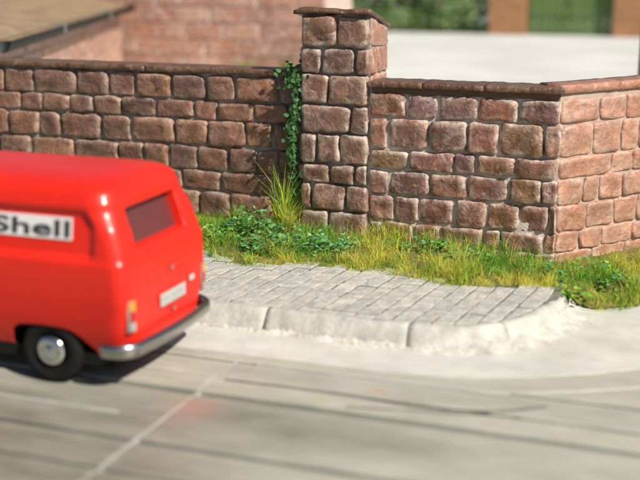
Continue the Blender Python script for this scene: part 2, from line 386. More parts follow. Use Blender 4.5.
# loose crumbs of plaster and grit
V, Fc = [], []
for _ in range(420):
    s_ = random.uniform(s_at(-6), S[-1] - .2); p, nn = kpt(s_); q = p - nn * abs(random.gauss(.12, .16)); r_ = random.uniform(.004, .016); b0 = len(V)
    for dv in ((1, 0, 0), (-.5, .9, 0), (-.5, -.9, 0), (0, 0, 1.1)): V.append((q[0] + dv[0] * r_, q[1] + dv[1] * r_, .006 + dv[2] * r_))
    Fc += [(b0, b0 + 1, b0 + 3), (b0 + 1, b0 + 2, b0 + 3), (b0 + 2, b0, b0 + 3)]
tag(mesh('plaster_crumbs', V, Fc, 'plaster', None, False), 'pale plaster crumbs scattered along the foot of the kerb', 'grit', kind='stuff')

# pavers, clipped to the curve of the kerb
inner = [tuple(p) for p in KI[(KI[:, 0] > -12.3)]] + [(-1.87, 14.0), (-12.3, 14.0)]
def clip(poly, cl):
    for i in range(len(cl)):
        a, b = np.array(cl[i]), np.array(cl[(i + 1) % len(cl)])
        if np.linalg.norm(b - a) < 1e-6: continue
        side = lambda p: (b[0] - a[0]) * (p[1] - a[1]) - (b[1] - a[1]) * (p[0] - a[0])
        out = []
        for k in range(len(poly)):
            p, q = np.array(poly[k]), np.array(poly[(k + 1) % len(poly)]); sp, sq = side(p), side(q)
            if sp >= 0: out.append(tuple(p))
            if (sp >= 0) != (sq >= 0): tt = sp / (sp - sq); out.append(tuple(p + (q - p) * tt))
        poly = out
        if len(poly) < 3: return []
    return poly
def hull(pts):
    pts = sorted(set((round(float(a), 5), round(float(b), 5)) for a, b in pts)); lo, up_ = [], []
    cr = lambda o, a, b: (a[0] - o[0]) * (b[1] - o[1]) - (a[1] - o[1]) * (b[0] - o[0])
    for L_, seq in ((lo, pts), (up_, pts[::-1])):
        for p in seq:
            while len(L_) > 1 and cr(L_[-2], L_[-1], p) <= 1e-7: L_.pop()
            L_.append(p)
    return lo[:-1] + up_[:-1]
from_hull = hull(inner[:-2][::4] + inner[-3:])
x = -12.5; ci = 0
while x < -1.5:
    wx = random.uniform(.19, .235); y = yk + .08 - random.uniform(0, .3)
    while y < 13.7:
        ly = random.uniform(.20, .33)
        gx = .0075; gy = .005; poly = [(x + gx + random.uniform(-.004, .012), y + gy), (x + wx - gx, y + gy + random.uniform(-.004, .004)), (x + wx - gx - random.uniform(-.004, .012), y + ly - gy), (x + gx, y + ly - gy)]
        poly = [(px_ + (py_ - yk) * .10, py_) for px_, py_ in poly]
        pc = clip(poly, from_hull)
        if len(pc) >= 3 and y + ly * .5 < verge_front(x + wx * .5) + (.1 if x < -3.2 else .0):
            A = .5 * abs(sum(pc[k][0] * pc[(k + 1) % len(pc)][1] - pc[(k + 1) % len(pc)][0] * pc[k][1] for k in range(len(pc))))
            if A > .002: slab('paver', pc, SW - .07, SW, 'paver', pave, .006, .006, 'joint')
        y += ly
    x += wx

# verge soil (under the grass), raised towards the wall, and the yard behind
WALL_Y, PIL_Y = 14.66, 14.39
V, Fc = [], []
xs = np.linspace(-14, 2.6, 120); ys = np.linspace(0, 1, 14)
def verge_base(x, f):
    a = float(np.interp(x, [-1.85, -1.45], [SW - .035, .02])); b = float(np.interp(x, [-3.4, -2.3], [SW - .035, .0]))
    k = f ** .6 if x < -1.6 else f
    return a * (1 - k) + b * k
CORNER = np.array([-2.15, 14.36]); WD = np.array([.60, .80]); WN = np.array([.80, -.60])
def verge_back(x):
    return 14.75 if x < CORNER[0] else CORNER[1] + (x - CORNER[0]) / WD[0] * WD[1] + .12
for x_ in xs:
    f0, b0 = verge_front(x_), verge_back(x_)
    for f in ys:
        y_ = f0 + (b0 - f0) * f; rise = math.sin(min(1, f * 5) * math.pi / 2) * .07
        base = verge_base(x_, f)
        V.append((x_, y_, base + rise + nz((x_, y_, 0), 4) * .03))
ny_ = len(ys)
for i in range(len(xs) - 1):
    for j in range(ny_ - 1): Fc.append((i * ny_ + j, (i + 1) * ny_ + j, (i + 1) * ny_ + j + 1, i * ny_ + j + 1))
tag(mesh('verge', V, Fc, 'soil'), kind='structure')
YARD = .70
yv = [(-40, 14.85, YARD), (-2.5, 14.6, YARD), (2.3, 20.9, YARD), (11, 75, YARD), (-50, 75, YARD), (2.3, 20.9, -.08), (7, 20.9, -.08), (18, 75, -.08), (-50, 75.5, -.08), (18, 75.5, -.08)]
tag(mesh('yard', yv, [(0, 1, 2, 3, 4), (2, 6, 7, 3)], 'yard', smooth=False), kind='structure')

# ------------------------------------------------------------------ stone walls
GS = np.array([-1, -.975, -.92, -.80, -.5, -.17, .17, .5, .80, .92, .975, 1.0])
def stone(poly, frame, depth, mat, parent, name='stone', seed=None):
    """poly: four (u,h) corners counter-clockwise from lower left; frame: origin, u dir, outward normal"""
    O, U, Nn = frame; sd = random.uniform(0, 100) if seed is None else seed
    a, b, c, d_ = [np.array(p) for p in poly]; V, Fc = [], []; n = len(GS)
    wu = np.linalg.norm(b - a); hu = np.linalg.norm(d_ - a)
    cen = (a + b + c + d_) / 4; tu, tv = random.uniform(-.022, .022), random.uniform(-.015, .022)
    def at(s, t, h):
        s2 = s * (1 - .03 * abs(t) ** 9); t2 = t * (1 - .04 * abs(s) ** 9)
        p = (a * (1 - s2) * (1 - t2) + b * (1 + s2) * (1 - t2) + c * (1 + s2) * (1 + t2) + d_ * (1 - s2) * (1 + t2)) / 4
        ed = max(abs(s), abs(t))
        p = p + np.array([nz((p[0], p[1], sd), 5), nz((p[0], p[1], sd + 9), 5)]) * .032 * ed ** 3
        return O + U * p[0] + np.array([0, 0, 1.0]) * p[1] + Nn * h
    for t in GS:
        for s in GS:
            r_ = min(1.0, (abs(s) ** 14 + abs(t) ** 14) ** (1 / 14))
            h = depth * max(0.0, 1 - r_ ** 17) ** .5
            q = (s * wu, t * hu, sd)
            h += (nz(q, 2.6) * .030 + nz(q, 7) * .026 + s * tu + t * tv) * (1 - r_ ** 8) - (.03 if r_ > .999 else 0)
            V.append(at(s, t, h))
    for j in range(n - 1):
        for i in range(n - 1): Fc.append((j * n + i, j * n + i + 1, (j + 1) * n + i + 1, (j + 1) * n + i))
    o = mesh(name, V, Fc, mat, parent)
    at_ = o.data.attributes.new('rim', 'FLOAT', 'POINT'); at_.data.foreach_set('value', RIM)
    return o
RIM = [float(max(0, min(1, ((abs(s) ** 10 + abs(t) ** 10) ** .1 - .66) / .26))) for t in GS for s in GS]
def course(rows, hz, frame, umin, umax, mat, parent, depth=.075, gap=.008, to_u=None, drop=0.0):
    """rows: for each course the joint positions along u; hz: course heights from the top down"""
    for k, js in enumerate(rows):
        js = [umin] + [j for j in js if umin + .1 < j < umax - .06] + [umax]
        zt, zb = hz[k], hz[k + 1]
        for i in range(len(js) - 1):
            g_ = lambda: gap + random.uniform(-.004, .008)
            j_ = lambda: random.uniform(-.012, .012)
            u0, u1 = js[i] + g_(), js[i + 1] - g_()
            poly = [(u0 + j_(), zb + g_()), (u1 + j_(), zb + g_() + j_() * .7), (u1 + j_(), zt - g_()), (u0 + j_(), zt - g_() + j_() * .7)]
            stone(poly, frame, depth * random.uniform(.85, 1.2), mat, parent)
def core(name, frame, u0, u1, z0, z1, thick, parent, mat='mortar', du=.06, amp=.012, lift=.034):
    """mortar body of a wall with an uneven face"""
    O, U, Nn = frame; us = np.linspace(u0, u1, max(2, int((u1 - u0) / du))); zs = np.linspace(z0, z1, max(2, int((z1 - z0) / du))); V, Fc = [], []
    n = len(zs); Z = np.array([0, 0, 1.0])
    for u in us:
        for z in zs: p = O + U * u + Z * z; V.append(p + Nn * (nz(p, 3.5) * amp * 1.7 + nz(p, 9) * amp * 1.2 + lift))
    for i in range(len(us) - 1):
        for j in range(n - 1): Fc.append((i * n + j, (i + 1) * n + j, (i + 1) * n + j + 1, i * n + j + 1))
    b0 = len(V)
    for u, z in ((u0, z0), (u1, z0), (u1, z1), (u0, z1)): V.append(O + U * u + Z * z - Nn * thick)
    c = [0, (len(us) - 1) * n, len(us) * n - 1, n - 1]
    Fc += [(b0, b0 + 3, b0 + 2, b0 + 1)]
    for k in range(4): Fc.append((c[k], b0 + k, b0 + (k + 1) % 4, c[(k + 1) % 4]))
    return mesh(name, V, Fc, mat, parent, True)
def px_u(xs_, yrow, frame):
    O, U, Nn = frame; return [float((on_plane(x_, yrow, O, Nn) - O) @ U) for x_ in xs_]
ux, uy = np.array([1.0, 0, 0]), np.array([0, -1.0, 0])

# left wall
LW = tag(empty('stone_wall', (-9, WALL_Y, 0)), 'long brown stone garden wall behind the red van, left of the ivy', 'wall', 'garden walls of squared stone')
def P(o, root):                            # keep the world place when parenting
    o.parent = root; o.matrix_parent_inverse = Matrix.Translation(-Vector(root.location)); return o
class Holder: pass
fL = (np.array([0, WALL_Y, 0.0]), ux, uy)
zL = [float(on_plane(250, y_, fL[0], uy)[2]) for y_ in (76, 102, 121, 148, 173, 193, 220)] + [-.02]
LJ = [px_u([7, 36, 78, 111, 137, 173, 208, 236, 280], 84, fL), px_u([23, 44, 72, 96, 123, 157, 196, 218, 254, 292], 103, fL), px_u([11, 41, 63, 104, 133, 177, 209, 247, 274], 128, fL),
      px_u([3, 34, 76, 121, 146, 170, 199, 230, 258, 280], 155, fL), px_u([-6, 40, 70, 112, 150, 184, 222, 276], 182, fL), px_u([14, 52, 90, 118, 160, 201, 231, 276], 205, fL), px_u([8, 30, 77, 110, 140, 180, 215, 255], 228, fL)]
L0 = -15.4
for js in LJ:
    while js[0] > L0 + .5: js.insert(0, js[0] - random.uniform(.3, .62))
LU1 = -5.5
def kids_to(root, before):
    for o in list(col.objects):
        if o not in before and o is not root and o.parent is None: P(o, root)
bef = set(col.objects); course(LJ, zL, fL, L0, LU1, 'stone_brown', None); core('mortar', fL, L0, LU1, -.1, zL[0] + .03, .34, None, du=.07, lift=.022)
# coping: weathered slabs
def coping(us, frame, z0, z1, over, back, mat, parent=None, wave=0.0, name='coping_slab', sag=.006):
    O, U, Nn = frame
    for i in range(len(us) - 1):
        n = max(3, int((us[i + 1] - us[i]) / .05)); V, Fc = [], []
        pr = [(over - .012, z0), (over, z0 + .010), (over - .002, z1 - .012), (over - .012, z1), (0, z1 + .006), (-back * .5, z1 + .010), (-back, z1 + .002), (-back - .002, z0), ]
        m_ = len(pr)
        for k in range(n + 1):
            u = us[i] + .001 + (us[i + 1] - us[i] - .002) * k / n
            for q, (o_, z) in enumerate(pr):
                wv = wave * math.sin(u * 2 * math.pi / .085) * (q in (1, 2, 3, 6, 7))
                p = O + U * u + Nn * (o_ + wv * (1 if q < 4 else -1) + nz((u, q * .3, i), 4) * .012) + np.array([0, 0, z + nz((u, z, i + 5), 2.5) * sag + nz((u, q, i + 5), 9) * .004 + (abs(wv) * .5 if q > 4 else 0)])
                V.append(p)
        for k in range(n):
            for q in range(m_): Fc.append((k * m_ + q, (k + 1) * m_ + q, (k + 1) * m_ + (q + 1) % m_, k * m_ + (q + 1) % m_))
        Fc += [tuple(range(m_)), tuple(range(n * m_ + m_ - 1, n * m_ - 1, -1))]
        mesh(name, V, Fc, mat, parent)
zc = float(on_plane(150, 63, fL[0], uy)[2])
coping([-15.4, -13.1, -10.6, -8.05, -5.52], fL, zL[0] + .022, zL[0] + .10, .10, .40, 'coping')
kids_to(LW, bef)

# pillar
fP = (np.array([0, PIL_Y, 0.0]), ux, uy); PX0, PX1, PD = -5.575, -4.625, .72
PR = tag(empty('gate_pillar', ((PX0 + PX1) / 2, PIL_Y + PD / 2, 0)), 'tall square stone pillar with flat cap and ivy on its edge', 'pillar')
zP = [float(on_plane(335, y_, fP[0], uy)[2]) for y_ in (15, 47, 74, 105, 133, 164, 183, 210, 240)]
zP.append(-.05)
PJ = [px_u(a, y_, fP) for a, y_ in (([338], 33), ([323, 357], 60), ([330], 90), ([352], 120), ([318, 342], 148), ([332, 357], 174), ([313, 347], 196), ([329], 224), ([345], 245))]
bef = set(col.objects)
course(PJ, zP, fP, PX0, PX1, 'stone_pale', None, depth=.085)
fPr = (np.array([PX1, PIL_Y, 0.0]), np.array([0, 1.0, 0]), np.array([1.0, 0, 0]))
course([[.4], [.3], [.42], [.3], [.36], [.45], [.3], [.4], [.3]][1:], zP[1:], fPr, .0, PD, 'stone_sunlit', None, depth=.018, gap=.0015)
stone([(.0, zP[1]), (PD, zP[1]), (PD, zP[0] - .19), (.0, zP[0] - .01)], fPr, .018, 'stone_sunlit', None)
fPl = (np.array([PX0, PIL_Y + PD, 0.0]), np.array([0, -1.0, 0]), np.array([-1.0, 0, 0]))
course([[.4], [.3], [.42], [.3], [.36], [.45], [.3], [.4], [.3]][1:], zP[1:], fPl, .0, PD, 'stone_pale', None, depth=.05)
mesh('mortar', [(x_, y_, z) for x_, y_, z in ((PX0 + .004, PIL_Y, -.1), (PX1 - .004, PIL_Y, -.1), (PX1 - .004, PIL_Y + PD, -.1), (PX0 + .004, PIL_Y + PD, -.1), (PX0 + .004, PIL_Y, zP[0] + .02), (PX1 - .004, PIL_Y, zP[0] + .02), (PX1 - .004, PIL_Y + PD, zP[0] - .17), (PX0 + .004, PIL_Y + PD, zP[0] - .17))],
     [(3, 2, 1, 0), (4, 5, 6, 7), (0, 1, 5, 4), (1, 2, 6, 5), (2, 3, 7, 6), (3, 0, 4, 7)], 'mortar', None, False)
# cap slab: thin, its right edge sagging
V, Fc = [], []; nx, ny = 26, 14; cx0, cx1, cy0, cy1 = PX0 - .075, PX1 + .03, PIL_Y - .12, PIL_Y + PD + .1
for lay in (0, 1):
    for i in range(nx + 1):
        for j in range(ny + 1):
            f, h = i / nx, j / ny; x_ = cx0 + (cx1 - cx0) * f; y_ = cy0 + (cy1 - cy0) * h
            e = max(abs(f * 2 - 1), abs(h * 2 - 1)); z = zP[0] + .015 + (.08 if lay else 0)
            z += -.03 * max(0, e - .85) / .15 * (1 if lay else 0)
            z -= .245 * max(0, h - .08)
            z += .012 * math.sin(f * 7) * lay
            z += nz((x_, y_, lay), 5) * .016
            ir = 1 + .02 * nz((x_ * 2, y_ * 2, 3), 3)
            V.append(((x_ - PX0) * ir + PX0, y_ + .02 * nz((x_, 2, lay), 6), z))
m_ = (nx + 1) * (ny + 1); I = lambda l, i, j: l * m_ + i * (ny + 1) + j
for i in range(nx):
    for j in range(ny):
        Fc.append((I(1, i, j), I(1, i + 1, j), I(1, i + 1, j + 1), I(1, i, j + 1))); Fc.append((I(0, i, j), I(0, i, j + 1), I(0, i + 1, j + 1), I(0, i + 1, j)))
for i in range(nx): Fc += [(I(0, i, 0), I(0, i + 1, 0), I(1, i + 1, 0), I(1, i, 0)), (I(0, i, ny), I(1, i, ny), I(1, i + 1, ny), I(0, i + 1, ny))]
for j in range(ny): Fc += [(I(0, 0, j), I(1, 0, j), I(1, 0, j + 1), I(0, 0, j + 1)), (I(0, nx, j), I(0, nx, j + 1), I(1, nx, j + 1), I(1, nx, j))]
mesh('cap_slab', V, Fc, 'coping', None, True)
kids_to(PR, bef)

# right wall and its wing
RY = PIL_Y + .035
fR = (np.array([0, RY, 0.0]), ux, uy)
RW = tag(empty('stone_wall', (-3.4, RY, 0)), 'short sunlit stone wall between the pillar and the angled wing', 'wall', 'garden walls of squared stone')
zRp = [(95, 97), (117, 124), (149, 157), (170, 178), (195, 204), (222, 231), (240, 252)]
zR = [float((on_plane(380, a, fR[0], uy)[2] + on_plane(556, b, fR[0], uy)[2]) / 2) for a, b in zRp] + [-.02]
RJ = [px_u(a, y_, fR) for a, y_ in (([377, 408, 440, 479, 520], 110), ([389, 430, 469, 500, 546], 138), ([375, 409, 455, 477, 517], 165), ([390, 431, 467, 509, 542], 188), ([395, 420, 456, 488, 520, 550], 215), ([383, 416, 440, 485, 502, 545], 240), ([400, 440, 470, 510], 260))]
RU1 = float(CORNER[0])
bef = set(col.objects)
course(RJ, zR, fR, PX1 + .01, RU1 + .03, 'stone', None, depth=.085)
core('mortar', fR, PX1 - .02, RU1, -.1, zR[0] + .10, .36, None, du=.06, mat='mortar_pale', lift=.034)
box('coping_shade_strip', (PX1 + .03, RY - .05, zR[0] - .005), (RU1 - .002, RY + .1, zR[0] + .088), 'under_band', None, .015)  # added dark strip below the coping, standing in for its shadow
coping([PX1 - .045, -3.9, -3.1, RU1 + .05], fR, zR[0] + .075, zR[0] + .15, .115, .36, 'coping', wave=.013)
kids_to(RW, bef)
CORNER[1] = RY
wn3 = np.array([WN[0], WN[1], 0]); wd3 = np.array([WD[0], WD[1], 0])
fW = (np.array([CORNER[0], CORNER[1], 0.0]), wd3, wn3)
WW = tag(empty('stone_wall', (CORNER[0] + .9, CORNER[1] + 1.2, 0)), 'angled wing wall of stones tinted sunlit orange running back on the right', 'wall', 'garden walls of squared stone')
WJ = [px_u(a, y_, fW) for a, y_ in (([598, 625], 102), ([592, 620, 637], 132), ([610, 631], 158), ([582, 597, 621], 180), ([585, 613, 635], 205), ([577, 600, 630], 232), ([590, 622], 252))]
WL = 8.0
for js in WJ:
    js[:] = [j for j in js if j > .12]
    while js[-1] < WL - .4: js.append(js[-1] + random.uniform(.34, .66))
bef = set(col.objects)
course(WJ, zR, fW, -.005, WL, 'stone_sunlit', None, depth=.042, gap=.003)
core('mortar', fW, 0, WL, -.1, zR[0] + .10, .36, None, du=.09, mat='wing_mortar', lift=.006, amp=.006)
coping([-.02, 1.0, 2.3, 3.7, 5.1, 6.5, WL + .05], fW, zR[0] + .075, zR[0] + .18, .05, .36, 'stone_sunlit')
kids_to(WW, bef)

# ------------------------------------------------------------------ red van
VX, VY = -5.03, 9.44
van = tag(empty('panel_van', (VX, VY, 0)), 'glossy red panel van with chrome bumper parked at the kerb', 'van')
LEN = 4.36
CT = np.array([  # z, half width, rear inset, front inset, corner radius
    (.26, .62, .10, .14, .16), (.265, .655, .06, .08, .18), (.34, .712, .03, .04, .20), (.50, .780, .01, .01, .21), (.65, .822, .002, .005, .20), (.85, .849, .0, .0, .14), (1.05, .860, .004, .01, .14), (1.215, .858, .014, .03, .14),
    (1.235, .838, .030, .05, .14), (1.30, .832, .045, .09, .14), (1.50, .806, .105, .21, .15), (1.66, .778, .165, .33, .23), (1.70, .772, .18, .36, .23), (1.735, .775, .178, .37, .23), (1.755, .76, .19, .39, .23),
    (1.83, .735, .215, .45, .22), (1.885, .675, .255, .53, .24), (1.925, .56, .34, .66, .26), (1.95, .34, .55, .9, .22), (1.957, .06, .9, 1.2, .05)])
tt = np.concatenate([[0], np.cumsum(np.linalg.norm(np.diff(CT[:, :3], axis=0), axis=1) + .02)])
samp = np.interp(np.linspace(0, 1, 110), [0, 1], [0, tt[-1]])
LV = np.stack([np.interp(samp, tt, CT[:, i]) for i in range(5)], 1)
for _ in range(2): LV[1:-1] = (LV[:-2] + 2 * LV[1:-1] + LV[2:]) / 4
def wz(z): return float(np.interp(z, LV[:, 0], LV[:, 1]))
def rz_(z): return float(np.interp(z, LV[:, 0], LV[:, 2]))
def sbox(px, py, x0, x1, y0, y1, r_, soft):
    cx, cy = (x0 + x1) / 2, (y0 + y1) / 2; qx, qy = abs(px - cx) - (x1 - x0) / 2 + r_, abs(py - cy) - (y1 - y0) / 2 + r_
    d_ = math.hypot(max(qx, 0), max(qy, 0)) + min(max(qx, qy), 0) - r_
    f = min(1, max(0, .5 - d_ / soft)); return f * f * (3 - 2 * f)
NS, NE, NC = 110, 44, 10
def ring(z, wv, r_, f_, rc):
    x0, x1 = -(LEN - f_), -r_                       # local: rear at x=0 facing +x
    rc = min(rc, wv * .98); pts = []
    for k in range(NE): pts.append((x1, -wv + rc + (2 * wv - 2 * rc) * k / NE, 'r'))
    for k in range(NC): a = math.pi / 2 * k / NC; pts.append((x1 - rc + rc * math.cos(a), wv - rc + rc * math.sin(a), 'c'))
    for k in range(NS): pts.append((x1 - rc + (x0 - x1 + 2 * rc) * k / NS, wv, 's'))
    for k in range(NC): a = math.pi / 2 * (1 + k / NC); pts.append((x0 + rc + rc * math.cos(a), wv - rc + rc * math.sin(a), 'c'))
    for k in range(NE): pts.append((x0, wv - rc - (2 * wv - 2 * rc) * k / NE, 'f'))
    for k in range(NC): a = math.pi / 2 * (2 + k / NC); pts.append((x0 + rc + rc * math.cos(a), -wv + rc + rc * math.sin(a), 'c'))
    for k in range(NS): pts.append((x0 + rc + (x1 - x0 - 2 * rc) * k / NS, -wv, 's'))
    for k in range(NC): a = math.pi / 2 * (3 + k / NC); pts.append((x1 - rc + rc * math.cos(a), -wv + rc + rc * math.sin(a), 'c'))
    out = []
    for (x_, y_, kd) in pts:
        dx = dy = 0.0
        if kd in 'sc':
            sgn = 1 if y_ > 0 else -1
            m_ = sbox(x_, z, -2.75, -.33, 1.255, 1.665, .05, .06) * .04
            m_ += (sbox(x_, z, -.90, -.895, .3, 1.2, 0, .02) + sbox(x_, z, -2.93, -2.925, .35, 1.7, 0, .02)) * .006
            if kd == 's': dy -= sgn * m_
        if kd in 'rc' and x_ > -1:
            m_ = sbox(y_, z, -.50, .50, 1.30, 1.675, .06, .03) * .030                      # rear window pressing
            fr = sbox(y_, z, -.60, .60, 1.05, 1.71, .07, .018) - sbox(y_, z, -.587, .587, 1.063, 1.697, .07, .018)   # hatch seam
            fr2 = sbox(y_, z, -.50, .50, .60, 1.00, .06, .018) - sbox(y_, z, -.487, .487, .613, .987, .06, .018)     # engine lid seam
            dx -= m_ + max(0, fr) * .008 + max(0, fr2) * .008
        # raised air-intake cheek behind the recessed panel
        out.append((x_ + dx, y_ + dy, z))
    return out
rings = [ring(*row) for row in LV]; npt = len(rings[0]); V = [p for r_ in rings for p in r_]; Fc = []
for i in range(len(rings) - 1):
    for k in range(npt): k2 = (k + 1) % npt; Fc.append((i * npt + k, i * npt + k2, (i + 1) * npt + k2, (i + 1) * npt + k))
Fc.append(tuple(range(npt))[::-1]); Fc.append(tuple(range((len(rings) - 1) * npt, len(rings) * npt)))
body = mesh('body', V, Fc, 'red', van)
body.data.materials.append(M['black'])
# wheel wells and the window pocket cut out of the shell
XA, XF = -.86, -3.28
bm = bmesh.new()
def prism(pts, y0, y1):
    a = [bm.verts.new((x_, y0, z)) for x_, z in pts]; b = [bm.verts.new((x_, y1, z)) for x_, z in pts]; n = len(pts)
    bm.faces.new(a); bm.faces.new(b[::-1])
    for k in range(n): bm.faces.new((a[k], b[k], b[(k + 1) % n], a[(k + 1) % n])).normal_update()
def arch(cx): return [(cx - .46, .1), (cx - .43, .36), (cx - .39, .50), (cx - .31, .555), (cx - .1, .575), (cx + .1, .572), (cx + .24, .55), (cx + .35, .47), (cx + .46, .36), (cx + .52, .1)]
for cx in (XA, XF):
    for y0, y1 in ((-1.0, -.50), (.50, 1.0)): prism(arch(cx), y0, y1)
bmesh.ops.recalc_face_normals(bm, faces=bm.faces[:])
me = bpy.data.meshes.new('cutter'); bm.to_mesh(me); bm.free(); me.materials.append(M['red']); me.materials.append(M['black'])
for p_ in me.polygons: p_.material_index = 1
cut = bpy.data.objects.new('cutter', me); col.objects.link(cut); cut.location = van.location
bm = bmesh.new(); prism([(-.9, 1.312), (.2, 1.312), (.2, 1.66), (-.9, 1.66)], -.475, .475)
bmesh.ops.recalc_face_normals(bm, faces=bm.faces[:])
me = bpy.data.meshes.new('cutter'); bm.to_mesh(me); bm.free(); me.materials.append(M['red'])
cut2 = bpy.data.objects.new('cutter', me); col.objects.link(cut2); cut2.location = van.location
bpy.context.view_layer.update()
for c_ in (cut, cut2):
    md = body.modifiers.new('b', 'BOOLEAN'); md.object = c_; md.solver = 'EXACT'; md.operation = 'DIFFERENCE'
bpy.context.view_layer.update()
dg = bpy.context.evaluated_depsgraph_get(); nm = bpy.data.meshes.new_from_object(body.evaluated_get(dg)); body.modifiers.clear(); body.data = nm
bpy.data.objects.remove(cut); bpy.data.objects.remove(cut2)
box('underside', (-LEN + .25, -.70, .20), (-.22, .70, .32), 'black', van)
# rear window glass, with rounded seal
za, zb_ = 1.30, 1.67
V = [(-rz_(za) - .115, -.49, za), (-rz_(za) - .115, .49, za), (-rz_(zb_) - .115, .49, zb_), (-rz_(zb_) - .115, -.49, zb_)]
V += [(x_ - .006, y_, z) for x_, y_, z in V]
rw_ = mesh('rear_window', V, [(0, 1, 2, 3), (7, 6, 5, 4), (0, 4, 5, 1), (1, 5, 6, 2), (2, 6, 7, 3), (3, 7, 4, 0)], 'glass', van, False)
# side panel label with its lettering
def side_y(z): return -(wz(z) - .04)
lz0, lz1, lx1, lx0 = 1.405, 1.607, -.555, -1.46
th_ = math.atan2(side_y(lz1) - side_y(lz0), lz1 - lz0)
V = []
for o_ in (.002, .010):
    for x_, z in ((lx0, lz0), (lx1, lz0), (lx1, lz1), (lx0, lz1)): V.append((x_, side_y(z) - o_, z))
lab = mesh('side_label', V, [(4, 5, 6, 7), (0, 3, 2, 1), (0, 1, 5, 4), (1, 2, 6, 5), (2, 3, 7, 6), (3, 0, 4, 7)], 'sign', van, False)
cu = bpy.data.curves.new('t', 'FONT'); cu.body = 'Shell'; cu.size = .262; cu.extrude = .003; cu.offset = .004; cu.space_character = 1.02
to = bpy.data.objects.new('t', cu); col.objects.link(to); bpy.context.view_layer.update()
tm = bpy.data.meshes.new_from_object(to.evaluated_get(bpy.context.evaluated_depsgraph_get())); bpy.data.objects.remove(to)
tx = [v.co.x for v in tm.vertices]; sx = .83 / (max(tx) - min(tx)); tz_ = [v.co.y for v in tm.vertices]
for v in tm.vertices:
    x_ = (v.co.x - min(tx)) * sx + lx0 + .055; z = lz0 + .026 + (v.co.y - min(tz_)) * .150 / (max(tz_) - min(tz_)); v.co = Vector((x_, side_y(z) - .011 - v.co.z - .003, z))
tm.materials.append(M['ink']); lt = bpy.data.objects.new('lettering', tm); col.objects.link(lt); lt.parent = lab
# bumpers
def bumper(rear):
    sgn = 1 if rear else -1; x0 = .0 if rear else -LEN; pth = []
    for k in range(7): pth.append((x0 - sgn * (.25 - .013 * k), -.875))
    for k in range(13): a = -math.pi / 2 + math.pi / 2 * k / 12; pth.append((x0 - sgn * .16 + sgn * .22 * math.cos(a) - 0, -.66 + .215 * math.sin(a)))
    for k in range(1, 22): f = k / 22; pth.append((x0 + sgn * (.06 + .045 * math.sin(f * math.pi)), -.66 + 1.32 * f))
    for k in range(13): a = math.pi / 2 * k / 12; pth.append((x0 - sgn * .16 + sgn * .22 * math.cos(a), .66 + .215 * math.sin(a)))
    for k in range(7): pth.append((x0 - sgn * (.172 + .013 * k), .875))
    PT = np.array(pth); TT = np.gradient(PT, axis=0); TT /= np.linalg.norm(TT, axis=1, keepdims=True) + 1e-9
    NN = np.stack([TT[:, 1], -TT[:, 0]], 1) * sgn
    pr = [(-.035, .40), (-.012, .385), (.008, .40), (.020, .43), (.022, .47), (.014, .505), (-.006, .525), (-.035, .515)]; V, Fc = [], []; m_ = len(pr)
    for p, nn in zip(PT, NN):
        for o_, z in pr: q = p + nn * o_; V.append((q[0], q[1], z - .035))
    for i in range(len(PT) - 1):
        for q in range(m_): Fc.append((i * m_ + q, (i + 1) * m_ + q, (i + 1) * m_ + (q + 1) % m_, i * m_ + (q + 1) % m_))
    Fc += [tuple(range(m_)), tuple(range((len(PT) - 1) * m_, len(PT) * m_))]
    return mesh('bumper', V, Fc, 'bumper', van)
bumper(True); bumper(False)
# tail lights
for s in (-1, 1):
    yl = s * .725; rxx = -.012; a_ = s * R(20)
    tl = empty('tail_light_mount'); bpy.data.objects.remove(tl)
    b_ = box('tail_light', (-.02, -.046, -.15), (.018, .046, .15), 'chrome', van, .014, (rxx, yl, .735)); b_.rotation_euler.z = a_
    for nm_, z0, z1, mt in (('amber_lens', .045, .140, 'amber'), ('red_lens', -.055, .040, 'redlens'), ('clear_lens', -.140, -.060, 'clear')):
        box(nm_, (.0, -.032, z0), (.034, .032, z1), mt, b_, .012)
# plate, lamp, handle, badge
pl = box('number_plate', (-.004, -.25, -.06), (.010, .25, .06), 'plate', van, .004, (.018, .03, .735))
for k, (y_, wd_) in enumerate(((-.19, .05), (-.12, .05), (-.02, .045), (.045, .045), (.11, .045), (.175, .045))):
    box('plate_mark', (.0095, y_ - wd_ / 2, -.034), (.0125, y_ + wd_ / 2, .034), 'plate_grey', pl)
lp = box('plate_badge', (-.004, -.05, -.028), (.014, .05, .028), 'plate', van, .012, (.012, .44, .80))
box('engine_latch', (-.004, -.022, -.018), (.022, .022, .018), 'chrome', van, .008, (.012, .03, .60))
hd = box('hatch_handle', (-.004, -.03, -.018), (.022, .03, .018), 'chrome', van, .008, (.004, .03, 1.01))
# wheels
for cx in (XA, XF):
    for s in (-1, 1):
        wh = empty('wheel', (cx, s * .685, .315)); wh.parent = van
        wh.rotation_euler.z = 0 if s < 0 else math.pi
        lathe('tyre', [(.17, .09), (.27, .10), (.305, .075), (.315, .03), (.315, -.03), (.305, -.075), (.275, -.098), (.225, -.10), (.205, -.085), (.19, -.05)], 1, 'rubber', wh, (0, 0, 0), 48)
        lathe('rim', [(.215, -.06), (.205, -.088), (.185, -.075), (.17, -.05), (.06, -.045), (.01, -.045)], 1, 'black', wh, (0, 0, 0), 48)
        lathe('hub_cap', [(.155, -.05), (.152, -.072), (.14, -.092), (.11, -.108), (.085, -.112), (.075, -.100), (.06, -.104), (.045, -.118), (.02, -.126), (.003, -.127)], 1, 'chrome', wh, (0, 0, 0), 48)
